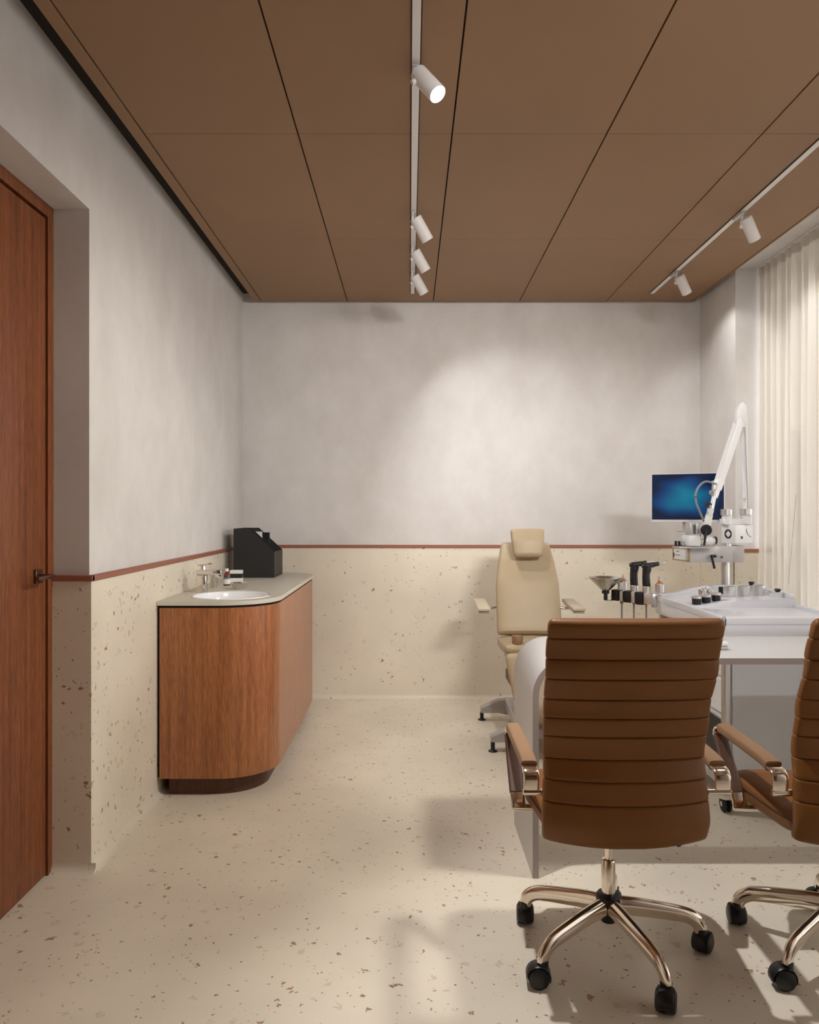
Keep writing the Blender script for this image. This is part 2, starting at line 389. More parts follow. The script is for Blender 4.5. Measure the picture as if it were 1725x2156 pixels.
# curtain, pleated sheer from the soffit to the floor
cv = thing('curtain', 'floor-length cream sheer pleated curtain across the window at the right', 'curtain', (2.25, 3, 0))
def wavex(y, z):
    k = (2.92-z)/2.92
    a = .020+.014*math.sin(y*3.1+1)
    f = math.sin(y*62+1.5*math.sin(y*5.3)) * a
    g = .010*math.sin(y*121+3*math.sin(y*9)+k*1.5)*(1-.5*k)
    return 2.262 + f*(.55+.45*min(1, k*5)) + g + .012*math.sin(y*17+k*2)*k
bm = B(); rows = []
ny = 1100
zz = [2.918, 2.90, 2.87, 2.84, 2.8, 2.7, 2.5, 2.2, 1.8, 1.3, .8, .4, .02]
for z in zz:
    rows.append([(wavex(.62+(5.02-.62)*i/ny, z) + (.0 if z < 2.9 else 0), .62+(5.02-.62)*i/ny, z) for i in range(ny+1)])
bm.rings(rows, cap=False, closed=False).build('cloth', 'curtain', cv, ang=80)
hd = B()
rows = []
for z in (2.919, 2.862):
    rows.append([(wavex(.62+(5.02-.62)*i/ny, 2.89)-.003, .62+(5.02-.62)*i/ny, z) for i in range(ny+1)])
hd.rings(rows, cap=False, closed=False).build('heading_tape', 'curtain', cv, ang=80)
B().box(2.235, 2.285, .62, 5.02, 2.9185, 2.9245).build('curtain_rail', 'white_plastic', cv)
o = B().cyl((2.215, 4.46, 1.45), (2.215, 4.55, .93), .0016, n=8).build('curtain_wand', 'steel')
tag(o, 'thin metal draw rod hanging against the cream curtain', 'curtain rod'); 

# ------------------------------------------------------------ track lights
TR1, TR2 = .0215, 1.6775
for x, lab in ((TR1, 'white track rail running down the middle of the brown ceiling'), (TR2, 'white track rail on the brown ceiling nearer the curtain')):
    t = thing('light_track', lab, 'track rail', (x, 5.39, ZC))
    B().box(x-.0175, x+.0175, YR+.1, 5.392, ZC-.0025, ZC-.0002).build('recess_edge', 'dark_gap', t)
    B().box(x-.0135, x+.0135, YR+.1, 5.39, ZC-.006, ZC-.001, .0008, 1).build('rail', 'lamp_body', t)
def spot(x, y, d, label, power, size=104, blend=.5, soft=.024, col=(1, .99, .98)):
    d = Vector(d).normalized(); t = thing('track_spotlight', label, 'spotlight', (x, y, ZC-.006), 'white cylinder spotlights on the ceiling tracks')
    top = Vector((x+.008, y, 2.827)); m = Matrix.Translation(top) @ rot_to(d)
    B().box(x-.0125, x+.0125, y+.0, y+.11, ZC-.014, ZC-.0055, .001, 1).build('adapter', 'grey_metal', t)
    side = Vector((-1, 0, 0)) - d*(-d.x); side.normalize()
    pv = top + d*.03 + side*.033
    B().tube(smooth([(x-.004, y+.01, ZC-.012), (x-.006, y+.006, ZC-.03), pv+side*.004], 5), .006, 10).cyl(pv+side*.01, pv-side*.006, .009).build('bracket', 'lamp_body', t)
    b = B(); n = 36
    prof = [(.004, 0), (.028, 0), (.0305, .0025), (.0305, .124), (.0290, .126), (.0275, .124), (.0275, .112), (.002, .1115)]
    b.lathe(prof, (0, 0, 0), None, n); bmesh.ops.transform(b.bm, matrix=m, verts=b.bm.verts); hs = b.build('housing', 'lamp_body', t)
    b = B(); b.lathe([(.001, .1195), (.0270, .1195), (.0270, .1225), (.001, .1235)], (0, 0, 0), None, n); bmesh.ops.transform(b.bm, matrix=m, verts=b.bm.verts); b.build('lens', 'lamp_glow', t)
    l = bpy.data.lights.new('bulb', 'SPOT'); l.energy = power; l.spot_size = R(size); l.spot_blend = blend; l.shadow_soft_size = soft; l.color = col
    lo = bpy.data.objects.new('bulb', l); C.objects.link(lo); lo.parent = t
    lo.matrix_parent_inverse = t.matrix_world.inverted()
    lo.location = top + d*.132; lo.rotation_euler = d.to_track_quat('-Z', 'Y').to_euler()
    return t
D = (.507, .292, -.808)
spot(TR1, 3.91, D, 'white cylinder spotlight, nearest the camera of the three grouped near the back wall', SPOT*.9)
spot(TR1, 4.408, D, 'white cylinder spotlight, middle one of the three grouped near the back wall', SPOT*.46)
spot(TR1, 4.869, D, 'white cylinder spotlight at the back-wall end of the middle track', SPOT*.36)
spot(TR1, 2.624, (.505, -.386, -.76), 'large near cylinder spotlight showing its lit round face', SPOT*3.2)
spot(TR2, 3.907, D, 'white cylinder spotlight on the curtain-side track, the nearer of two', SPOT*.34)
spot(TR2, 4.869, D, 'white cylinder spotlight on the curtain-side track, beside the back corner', SPOT*.16)
spot(TR2, 2.60, (-2.9, .6, -2.3), 'added unseen spotlight on the curtain-side track beyond the frame', SPOT*3.2, 80, .8, .14, (1, .945, .86))  # added lamp out of view, brightens the left wall and floor
# added fill light out of view behind the viewer, washes the back wall
t = thing('added_fill_panel', 'added unseen fill light panel above and behind the viewer', 'fill light', (1.45, .25, 2.8))
mpn = Matrix.Translation((1.45, .25, 2.70)) @ Vector((-1.35, 5.4, -1.15)).to_track_quat('-Z', 'Y').to_matrix().to_4x4()
B().box(-.53, .53, -.11, .11, .004, .05, .004, 2, mpn).build('housing', 'lamp_body', t)
l = bpy.data.lights.new('panel', 'AREA'); l.shape = 'RECTANGLE'; l.size = 1.0; l.size_y = .2; l.energy = 13; l.spread = R(56); l.color = (1, .975, .95)
lo = bpy.data.objects.new('panel', l); C.objects.link(lo); lo.parent = t; lo.matrix_parent_inverse = t.matrix_world.inverted()
lo.matrix_basis = mpn

# ------------------------------------------------------------ vanity cabinet
CX0, CX1, CY0, CY1, RC = -1.182, -.650, 3.68, 5.45, .26
def plan(x0, x1, y0, y1, r, n=14):
    return [(x0, y0)] + arc(x1-r, y0+r, r, -90, 0, n) + arc(x1-r, y1-r, r, 0, 90, n) + [(x0, y1)]
cb = thing('vanity_cabinet', 'curved reddish wood vanity cabinet with rounded end against the left wall', 'cabinet', ((CX0+CX1)/2, 4.5, 0))
po, pi_ = plan(CX0, CX1, CY0, CY1, RC), plan(CX0+.018, CX1-.018, CY0+.018, CY1-.018, RC-.018)
B().rings([[(x, y, z) for x, y in p] for p, z in ((po, .089), (po, .896), (pi_, .896), (pi_, .108))]).build('body', 'cabinet_wood', cb)
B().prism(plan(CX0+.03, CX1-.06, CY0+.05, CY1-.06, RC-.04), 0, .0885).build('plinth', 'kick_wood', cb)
po = plan(CX0+.004, CX1-.008, CY0+.008, CY1-.008, RC-.008)
B().rings([[(x, y, z) for x, y in p] for p, z in ((po, .896), (po, .908), (pi_, .908), (pi_, .896))], cap=False).build('shadow_gap', 'dark_gap', cb)
B().box(-1.1945, -1.1825, CY0+.02, CY1-.02, .09, .9075).build('wall_gap_shade', 'dark_gap', cb)  # dark box paints the shade in the gap along the wall
# worktop with a round cut-out and a basin in it
SX, SY, SR = -.90, 3.935, .196
wt = thing('worktop', 'pale stone worktop with rounded corners on the wood vanity', 'worktop', (-.9, 4.5, .908))
outer = plan(-1.194, CX1+.006, CY0-.006, CY1+.006, RC+.006, 14)
def top_with_hole(z0, z1):
    b = B(); bm = b.bm; n = 64
    # resample outline radially from the sink centre
    def ray(a):
        dx, dy = math.cos(a), math.sin(a); best = None
        for (x0, y0), (x1, y1) in zip(outer, outer[1:]+outer[:1]):
            ex, ey = x1-x0, y1-y0; den = dx*ey-dy*ex
            if abs(den) < 1e-9: continue
            t = ((x0-SX)*ey-(y0-SY)*ex)/den; s_ = ((x0-SX)*dy-(y0-SY)*dx)/den
            if t > 0 and -1e-6 <= s_ <= 1+1e-6 and (best is None or t < best): best = t
        return (SX+dx*best, SY+dy*best)
    angs = sorted(set([2*math.pi*i/n for i in range(n)] + [math.atan2(y-SY, x-SX) % (2*math.pi) for x, y in outer]))
    O = [ray(a) for a in angs]; I = [(SX+SR*math.cos(a), SY+SR*math.sin(a)) for a in angs]
    e = .002
    def off(p, k): 
        v = Vector((p[0]-SX, p[1]-SY)).normalized(); return (p[0]-v.x*k, p[1]-v.y*k)
    rings = [[(*p, z0) for p in I], [(*p, z0) for p in O], [(*p, z1-e) for p in O], [(*off(p, e), z1) for p in O], [(*off(p, -e), z1) for p in I], [(*p, z1-e) for p in I], [(*p, z0) for p in I]]
    b.rings(rings, cap=False); bmesh.ops.remove_doubles(bm, verts=bm.verts, dist=1e-6); return b
top_with_hole(.908, .928).build('slab', 'counter', wt)
sk = thing('wash_basin', 'round white ceramic basin set into the pale worktop', 'sink', (SX, SY, .93))
rim = [(.016, -.120), (.06, -.118), (.12, -.100), (.165, -.065), (.182, -.025), (.1865, 0), (.190, .0025), (.1945, .002), (.1955, -.002), (.1955, -.03), (.175, -.08), (.13, -.118), (.06, -.135), (.016, -.136)]
b = B(); b.lathe([(r, z+.929) for r, z in rim], (SX, SY, 0), None, 56, cap=False)
bn = b.build('basin', 'ceramic', sk)
B().lathe([(.001, .8085), (.026, .8085), (.028, .811), (.026, .814), (.001, .815)], (SX, SY, 0)).build('drain', 'chrome', sk)
t_ = B().box(SX-.158, SX-.150, SY-.02, SY+.02, .865, .89, .003, 2).build('overflow_plate', 'steel', sk)

fx, fy = -1.091, 4.095
fc = thing('mixer_tap', 'chrome single-lever mixer tap behind the white basin', 'tap', (fx, fy, .928))
B().box(fx-.026, fx+.026, fy-.024, fy+.024, .9285, 1.02, .008, 3).cyl((fx, fy, .9282), (fx, fy, .934), .032).build('body', 'chrome', fc)
B().box(fx-.028, fx+.105, fy-.022, fy+.022, 1.02, 1.046, .006, 3).box(fx+.072, fx+.106, fy-.02, fy+.02, 1.006, 1.03, .005, 2).build('spout', 'chrome', fc)
B().cyl((fx+.005, fy, 1.044), (fx+.005, fy, 1.068), .018, .014).box(fx-.022, fx+.052, fy-.012, fy+.012, 1.068, 1.077, .003, 2, Matrix.Translation((fx, fy, 1.07)) @ Matrix.Rotation(R(-6), 4, 'Y') @ Matrix.Translation((-fx, -fy, -1.07))).build('lever', 'chrome', fc)
o = B().lathe([(.018, .9283), (.019, .930), (.0255, 1.004), (.0245, 1.004), (.018, .932), (.001, .932)], (-1.092, 4.353, 0)).build('tumbler', 'steel'); tag(o, 'steel tumbler beside the chrome tap', 'cup')
bt = thing('medicine_bottle', 'small amber medicine bottle with white cap on the worktop', 'bottle', (-1.047, 4.465, .928))
B().lathe([(.001, .9283), (.018, .9283), (.0195, .931), (.0195, .985), (.017, .996), (.009, 1.005), (.008, 1.012), (.001, 1.012)], (-1.047, 4.465, 0)).build('body', 'amber', bt)
B().lathe([(.0199, .938), (.0199, .972)], (-1.047, 4.465, 0), cap=False).build('label', 'paper', bt)
B().lathe([(.0202, .966), (.0202, .974)], (-1.047, 4.465, 0), cap=False).build('label_band', 'teal_label', bt)
B().cyl((-1.047, 4.465, 1.010), (-1.047, 4.465, 1.026), .0105, bev=.001).build('cap', 'white_plastic', bt)
bx = thing('medicine_carton', 'small white and black carton behind the steel dish', 'box', (-1.032, 4.64, .928))
B().box(-1.068, -.996, 4.622, 4.662, .9283, 1.004, .0008, 1).build('carton', 'white_plastic', bx)
B().box(-1.0682, -.9958, 4.6212, 4.6622, .958, .984).build('dark_print', 'black_file', bx)
o = B().lathe([(.030, .9283), (.033, .929), (.0525, .962), (.0515, .963), (.031, .932), (.001, .932)], (-.931, 4.27, 0)).build('steel_dish', 'steel'); tag(o, 'flared steel dish between the basin and the black files', 'dish')

# black magazine files
prof = [(-1.130, .9285), (-1.130, 1.243), (-1.028, 1.243), (-.868, 1.094), (-.868, .9285)]
labs = ['black magazine file nearest the basin', 'black magazine file, second from the basin, papers in it', 'black magazine file, second from the back wall', 'black magazine file nearest the back wall']
for k in range(4):
    y0 = 4.998 + k*.081; y1 = y0+.079
    t = thing('magazine_file', labs[k] + ', on the worktop', 'magazine file', (-1.0, y0, .928), 'black magazine files on the worktop')
    for ya, yb in ((y0, y0+.003), (y1-.003, y1)):
        B().prism(prof, ya, yb, axis='y').build('side_board', 'black_file', t)
    B().box(-1.130, -1.127, y0+.003, y1-.003, .9285, 1.243).box(-.871, -.868, y0+.003, y1-.003, .9285, 1.094).box(-1.127, -.871, y0+.003, y1-.003, .9285, .9315).build('spine_boards', 'black_file', t)
    B().prism([(-1.126, 1.18), (-1.03, 1.235), (-.885, 1.09), (-.885, .933), (-1.126, .933)], y0+.052, y0+.060, axis='y').build('divider', 'black_file', t)
o = B().prism([(-1.06, .935), (-1.06, 1.222), (-.965, 1.222), (-.965, .935)], 5.085, 5.103, axis='y').build('document_pack', 'paper'); tag(o, 'white paper pack sticking up from the black files', 'papers')
o = B().prism([(-.985, .935), (-.985, 1.215), (-.93, 1.215), (-.93, .935)], 5.17, 5.185, axis='y').build('black_notebook', 'black_plastic'); tag(o, 'black notebook poking out of the files by the papers', 'notebook')

# ------------------------------------------------------------ treatment chair
TX = .745
tc_ = thing('treatment_chair', 'beige leather patient chair with headrest facing the camera', 'patient chair', (TX, 4.7, 0))
def slab(pts, widths, thick, nrm_sign=1, nx=30, ex=.28, crown=.008):
    """loft of rounded-rect sections along pts (y,z) of half width w"""
    rings = []
    n = len(pts)
    for i, (y, z) in enumerate(pts):
        a = pts[max(i-1, 0)]; c = pts[min(i+1, n-1)]
        ty, tz = c[0]-a[0], c[1]-a[1]; l = math.hypot(ty, tz); ty, tz = ty/l, tz/l
        ny_, nz_ = -tz, ty
        w = widths[i]; t = thick[i] if isinstance(thick, list) else thick
        r = []
        for k in range(nx):
            an = 2*math.pi*(k+.5)/nx; cc, ss = math.cos(an), math.sin(an)
            x = math.copysign(abs(cc)**ex, cc)*w; d_ = math.copysign(abs(ss)**(ex+.1), ss)*t/2
            d_ += math.copysign(crown*(1-(x/w)**2), ss) if w > .02 else 0
            r.append((x, y+ny_*d_, z+nz_*d_))
        rings.append(r)
    return rings
def lerp_path(tab, n):
    """tab rows (s, ...) smooth-interpolated"""
    return [[interp([(row[0], row[c]) for row in tab], tab[0][0]+(tab[-1][0]-tab[0][0])*i/(n-1)) for c in range(1, len(tab[0]))] for i in range(n)]
def off(rings, x, y=0, z=0): return [[(p[0]+x, p[1]+y, p[2]+z) for p in r] for r in rings]
# backrest (y,z,w,t)
tab = [(0, 4.82, .592, .188, .02), (.04, 4.825, .60, .198, .060), (.1, 4.835, .62, .2, .07), (.55, 4.93, .89, .198, .07), (.78, 4.985, 1.03, .178, .065), (.95, 5.03, 1.125, .158, .06), (.985, 5.035, 1.142, .150, .05), (1, 5.038, 1.152, .135, .02)]
def lpath(tab, n):
    out = []
    for i in range(n):
        s_ = tab[0][0]+(tab[-1][0]-tab[0][0])*i/(n-1)
        for a, b_ in zip(tab, tab[1:]):
            if s_ <= b_[0]+1e-9:
                t = (s_-a[0])/(b_[0]-a[0]); out.append([a[c]+(b_[c]-a[c])*t for c in range(1, len(a))]); break
    return out
pp = lpath(tab, 70)
B().rings(off(slab([(a, b_) for a, b_, *_ in pp], [q[2] for q in pp], [q[3] for q in pp]), TX)).build('backrest', 'beige_leather', tc_, ang=60)
tab = [(0, 4.895, 1.075, .082, .02), (.07, 4.89, 1.082, .090, .055), (.5, 4.905, 1.155, .100, .065), (.93, 4.93, 1.228, .106, .055), (1, 4.935, 1.235, .102, .02)]
pp = lpath(tab, 24)
hr = B().rings(off(slab([(a, b_) for a, b_, *_ in pp], [q[2] for q in pp], [q[3] for q in pp], ex=.22), TX)).build('headrest', 'beige_leather', tc_, ang=60)
B().box(TX-.03, TX+.03, 4.93, 5.0, 1.11, 1.13).build('headrest_bracket', 'grey_metal', hr)
# seat and leg rest
tab = [(0, 4.86, .545, .17, .03), (.06, 4.84, .545, .198, .065), (.5, 4.62, .555, .205, .070), (.94, 4.42, .570, .205, .055), (1, 4.40, .572, .195, .025)]
pp = lpath(tab, 30)
B().rings(off(slab([(a, b_) for a, b_, *_ in pp], [q[2] for q in pp], [q[3] for q in pp], crown=.01), TX)).build('seat', 'beige_leather', tc_, ang=60)
tab = [(0, 4.395, .548, .19, .03), (.05, 4.385, .532, .205, .06), (.5, 4.33, .37, .178, .06), (.95, 4.25, .215, .150, .05), (1, 4.24, .20, .135, .02)]
pp = lpath(tab, 30)
B().rings(off(slab([(a, b_) for a, b_, *_ in pp], [q[2] for q in pp], [q[3] for q in pp]), TX)).build('leg_rest', 'beige_leather', tc_, ang=60)
B().lathe([(.001, .597), (.026, .597), (.030, .60), (.033, .64), (.030, .646), (.001, .642)], (TX-.13, 4.44, 0)).build('knee_pad', 'arm_leather', tc_)
for s in (-1, 1):
    x = TX+s*.29
    a = B().box(x-.04, x+.04, 4.74, 5.09, .752, .776, .009, 3, Matrix.Translation((x, 4.9, .76)) @ Matrix.Rotation(R(3), 4, 'X') @ Matrix.Translation((-x, -4.9, -.76))).build('armrest', 'cream_pad', tc_)
    B().box(x-.035, x+.035, 4.75, 5.07, .738, .75, .002, 1, Matrix.Translation((x, 4.9, .76)) @ Matrix.Rotation(R(3), 4, 'X') @ Matrix.Translation((-x, -4.9, -.76))).tube(smooth([(x, 4.98, .742), (x-s*.04, 4.98, .735), (TX+s*.16, 4.99, .745)], 5), .009).build('arm_bracket', 'chrome', a)
# under-seat structure and base
B().box(TX-.16, TX+.16, 4.46, 4.82, .455, .515, .01, 2).box(TX-.11, TX+.11, 4.52, 4.86, .40, .50, .02, 2).build('seat_frame', 'grey_metal', tc_)
B().box(TX-.10, TX+.10, 4.60, 4.84, .14, .42, .02, 3).build('lift_column', 'white_plastic', tc_)
B().box(TX-.16, TX+.16, 4.39, 4.75, .335, .40, .01, 2).build('mechanism_cover', 'strap_leather', tc_)
bs = B().box(TX-.13, TX+.13, 4.36, 5.10, .075, .14, .012, 2)
for s in (-1, 1):
    for y in (4.41, 5.05):
        bs.prism([(TX+s*.10, .14), (TX+s*.17, .135), (TX+s*.285, .085), (TX+s*.285, .055), (TX+s*.17, .055), (TX+s*.10, .04)][::s], y-.035, y+.035, .003, 1, axis='y')
bs.build('base_frame', 'grey_metal', tc_)
for s in (-1, 1):
    for y in (4.393, 5.06):
        B().lathe([(.0255, 0), (.0265, .004), (.012, .012), (.012, .056)], (TX+s*.275, y, 0)).build('levelling_foot', 'black_plastic', tc_)

# ------------------------------------------------------------ desk: waterfall slab
DX, DZ, TH, RO = .454, .811, .0225, .14
dk = thing('waterfall_desk', 'white desk with a rounded waterfall end behind the brown chairs', 'desk', (1.4, 3.12, 0))
outp = [(DX, 0), (DX, DZ-RO)] + arc(DX+RO, DZ-RO, RO, 180, 90, 16)[1:] + [(2.05, DZ), (2.05, DZ-TH)] + arc(DX+RO, DZ-RO, RO-TH, 90, 180, 16) + [(DX+TH, 0)]
def strip(poly, y0, y1):
    t = B(); n = len(poly)//2
    A = poly[:n]; Bk = poly[n:][::-1]
    rings = [[(a[0], y0, a[1]), (a[0], y1, a[1]), (c[0], y1, c[1]), (c[0], y0, c[1])] for a, c in zip(A, Bk)]
    return t.rings(rings)
A = [(DX, 0), (DX, DZ-RO)] + arc(DX+RO, DZ-RO, RO, 180, 90, 16)[1:] + [(2.05, DZ)]
I = [(DX+TH, 0), (DX+TH, DZ-RO)] + arc(DX+RO, DZ-RO, RO-TH, 180, 90, 16)[1:] + [(2.05, DZ-TH)]
strip(A+I[::-1], 2.871, 3.376).build('slab', 'desk_white', dk, ang=30)
strip(A+I[::-1], 2.868, 2.8705).build('edge_band', 'desk_edge', dk, ang=30)
B().box(2.03, 2.052, 2.88, 3.37, 0, DZ-TH-.001).build('end_panel', 'desk_white', dk)
o = B().lathe([(.001, DZ), (.03, DZ), (.036, DZ+.006), (.036, DZ+.01), (.001, DZ+.008)], (1.30, 3.33, 0)).build('small_saucer', 'tan_ceramic'); tag(o, 'small tan saucer on the white desk at the edge of the chair back', 'saucer')
st = thing('stapler', 'small white stapler on the white desk by the middle brown chair', 'stapler', (1.20, 3.05, DZ))
B().box(1.12, 1.245, 3.035, 3.065, DZ+.001, DZ+.014, .004, 2).build('base', 'grey_metal', st)
B().box(1.13, 1.245, 3.036, 3.064, DZ+.015, DZ+.032, .006, 3).build('cover', 'white_plastic', st)

# ------------------------------------------------------------ treatment unit with instrument tray
UX0, UX1, UY0, UY1 = 1.39, 1.95, 3.45, 4.42
un = thing('treatment_unit', 'large white mobile treatment unit with moulded tray top behind the desk', 'medical unit', (1.67, 3.94, 0))
B().box(UX0, UX1, UY0, UY1, .775, .870, .02, 4).build('top_shell', 'unit_white', un)
r_ = B()
r_.box(UX0, UX0+.022, UY0, UY1, .84, .886, .009, 3).box(UX1-.022, UX1, UY0, UY1, .84, .886, .009, 3).box(UX0, UX1, UY0, UY0+.024, .84, .886, .009, 3)
r_.build('tray_rim', 'unit_white', un)
# raised rear platform: floor and rim rise to the right
pl = B(); xsn = 24
def zi(x): t = max(0, min(1, (x-UX0)/.30)); return .878+.030*t*t*(3-2*t)
def zo(x): t = max(0, min(1, (x-UX0)/.34)); return .886+.052*t*t*(3-2*t)
rings = []
for i in range(xsn+1):
    x = UX0+.002+(UX1-UX0-.009)*i/xsn
    f, g_ = zi(x), zo(x)
    yf, yb = 3.90, UY1-.002
    e0 = i in (0,) ; e1 = i in (xsn-1, xsn)
    fl = g_-.001 if (i == 0 or i >= xsn-1) else f
    rings.append([(x, yf, .862), (x, yf+.008, g_*.6+f*.4-.018), (x, yf+.022, f-.003), (x, yf+.05, f), (x, yb-.055, fl), (x, yb-.038, fl), (x, yb-.022, g_-.003), (x, yb-.012, g_), (x, yb, g_-.006), (x, yb, .862)])
pl.rings(rings).build('rear_platform', 'unit_white', un, ang=60)
B().prism([(3.925, .862), (3.925, .925), (3.945, .938), (4.40, .938), (4.415, .93), (4.415, .862)], UX1-.03, UX1-.004, .005, 2, axis='x').build('platform_cheek', 'unit_white', un)
# body under the tray: panels, corner posts, drawers
B().box(UX0+.045, UX1-.03, UY0+.055, UY1-.03, .14, .775).build('carcass', 'unit_white', un)
B().box(UX0+.06, UX1-.03, UY0+.046, UY0+.0545, .15, .772, .003, 1).build('front_panel', 'unit_white', un)
for x in (UX0+.03, UX1-.03):
    for y in (UY0+.05, UY1-.04):
        B().box(x-.016, x+.016, y-.016, y+.016, .11, .774, .008, 3).build('corner_post', 'brushed', un)
for z0, z1, mt in ((.60, .76, 'white_plastic'), (.43, .585, 'white_plastic'), (.17, .40, 'black_plastic')):
    dr = B().box(UX0+.036, UX0+.0445, UY0+.08, UY1-.08, z0, z1, .003, 1).build('drawer', mt, un)
    B().tube(smooth([(UX0+.036, 4.15, z1-.03), (UX0+.02, 4.14, z1-.03), (UX0+.02, 4.06, z1-.03), (UX0+.036, 4.05, z1-.03)], 4), .004, 8).build('handle', 'chrome', dr)
B().box(UX0+.02, UX1-.02, UY0+.05, UY1-.03, .105, .139, .005, 2).build('bottom_frame', 'grey_metal', un)
for x in (UX0+.035, UX1-.05):
    for y in (UY0+.06, UY1-.08):
        w_ = B()
        w_.cyl((x-.016, y, .036), (x-.006, y, .036), .036, bev=.003).cyl((x+.006, y, .036), (x+.016, y, .036), .036, bev=.003)
        w_ = w_.build('caster', 'rubber', un)
        B().lathe([(.006, .06), (.030, .062), (.030, .080), (.02, .090), (.012, .1045)], (x, y, 0)).cyl((x-.020, y, .036), (x+.020, y, .036), .012).build('caster_hood', 'chrome', w_)

def gz(x): return zi(x)+.0005
jl = ['black jar with silver lid, leftmost of the row on the white tray', 'black jar with silver lid, middle of the row on the white tray', 'black jar with silver lid, nearest the aluminium cups']
for k, (px, y) in enumerate(((1467, 3.955), (1487, 3.965), (1508, 3.98))):
    x = (px-862.5)*y/F; z = gz(x)
    t = thing('ointment_jar', jl[k], 'jar', (x, y, z), 'black jars on the tray')
    B().lathe([(.001, z), (.021, z), (.0225, z+.002), (.0225, z+.028), (.001, z+.028)], (x, y, 0)).build('body', 'black_plastic', t)
    B().cyl((x, y, z+.028), (x, y, z+.041), .0245, bev=.002).build('lid', 'brushed', t)
for px, y, l in ((1536, 4.08, 'aluminium cup on the white tray, next to the black jars'), (1566.5, 4.11, 'aluminium cup in the middle of three on the white tray'), (1598, 4.15, 'aluminium cup on the white tray, nearest the curtain')):
    x = (px-862.5)*y/F; z = gz(x)
    o = B().lathe([(.001, z), (.0285, z), (.030, z+.002), (.030, z+.052), (.0285, z+.052), (.0275, z+.006), (.001, z+.006)], (x, y, 0)).build('aluminium_cup', 'brushed'); tag(o, l, 'cup', 'aluminium cups on the tray')
x, y = (1519-862.5)*4.22/F, 4.22; z = gz(x)
o = B().cyl((x, y, z), (x, y, z+.036), .014, bev=.001).build('black_canister', 'black_plastic'); tag(o, 'small black canister behind the aluminium cup', 'canister')
x, y = (1486-862.5)*4.20/F, 4.20; z = gz(x)
t = thing('cotton_dispenser', 'small chrome dispenser behind the black jars', 'dispenser', (x, y, z))
B().cyl((x-.022, y, z), (x-.022, y, z+.030), .017, bev=.002).cyl((x+.018, y, z), (x+.018, y, z+.026), .015, bev=.002).build('pots', 'chrome', t)
B().tube([(x-.022, y, z+.034), (x+.02, y, z+.032), (x+.035, y, z+.02)], .003, 8).cyl((x, y, z+.033), (x, y, z+.044), .003).build('lever', 'chrome', t)
for px, y, l in ((1581, 4.43, 'black clamp knob behind the aluminium cups'), (1638, 4.0, 'black clamp knob at the curtain side of the tray')):
    x = (px-862.5)*y/F; x = min(x, 1.935); z = .9385
    o = B().cyl((x, min(y, 4.405), z), (x, min(y, 4.405), z+.008), .012).cyl((x, min(y, 4.405), z+.008), (x, min(y, 4.405), z+.018), .018, .014, bev=.002).build('clamp_knob', 'black_plastic'); tag(o, l, 'knob')

# ------------------------------------------------------------ instrument rail left of the unit
def pos(px, py): # rail runs from (1292, Y 4.50) to (1385, Y 4.30)
    Y = 4.50-(px-1292)/93*.20; return P(px, py, Y)
rl = thing('instrument_holder', 'row of black and silver instrument holders clipped beside the white unit', 'instrument holder', pos(1340, 1258))
ang = math.atan2(pos(1385, 1250).y-pos(1292, 1250).y, pos(1385, 1250).x-pos(1292, 1250).x)
def rbox(b, px, py0, py1, wpx, dep, bev=.003, dy=0):
    p = pos(px, (py0+py1)/2); s_ = p.y/F; hw = wpx*s_/2; hh = (py1-py0)*s_/2
    return b.box(-hw, hw, -dep/2+dy, dep/2+dy, -hh, hh, bev, 2, Matrix.Translation(p) @ Matrix.Rotation(ang, 4, 'Z'))
for px, py0, py1 in ((1300, 1241, 1264), (1326, 1243.5, 1268), (1351, 1246, 1272.5)):
    rbox(B(), px, py0, py1, 17, .055).build('clip_block', 'black_plastic', rl)
for px, py0, py1, wp in ((1312.5, 1244, 1265, 8), (1337.5, 1246, 1268.5, 9), (1370, 1249, 1272, 22)):
    rbox(B(), px, py0, py1, wp, .05).build('spacer_block', 'brushed', rl)
rbox(B(), 1340, 1252, 1260, 80, .02).build('rail', 'brushed', rl)
rbox(B(), 1378, 1262, 1279, 8, .03).build('bracket', 'grey_metal', rl)
for k, px in enumerate((1309.5, 1335, 1361)):
    a = pos(px, 1266); 
    b = B().tube(smooth([a, a+Vector((.001, 0, -.15)), a+Vector((.004, 0, -.35)), a+Vector(((1.376-a.x)*.3, -.01, -.52)), a+Vector(((1.376-a.x)*.75, -.02, -.50)), Vector((1.378, a.y-.02, a.z-.40))], 6), .0048, 10)
    b.cyl(a+Vector((0, 0, .006)), a+Vector((0, 0, -.012)), .010).build('hose', 'grey_plastic', rl)
# funnel
c0 = P(1275.5, 1254, 4.46)
fn = thing('rinse_funnel', 'wide steel funnel on a black stem beside the instrument holders', 'funnel', c0)
B().lathe([(.014, .025), (.020, .028), (.088, .094), (.096, .101), (.096, .106), (.090, .104), (.018, .032), (.012, .030)], c0, None, 40).build('cone', 'steel', fn)
B().cyl(c0+Vector((0, 0, -.024)), c0+Vector((0, 0, .012)), .011).cyl(c0+Vector((0, 0, .012)), c0+Vector((0, 0, .028)), .021, bev=.002).build('stem', 'black_plastic', fn)
B().tube([c0+Vector((-.005, 0, -.026)), c0+Vector((.03, 0, -.028)), c0+Vector((.040, .01, -.028))], .004, 8).build('bracket', 'chrome', fn)
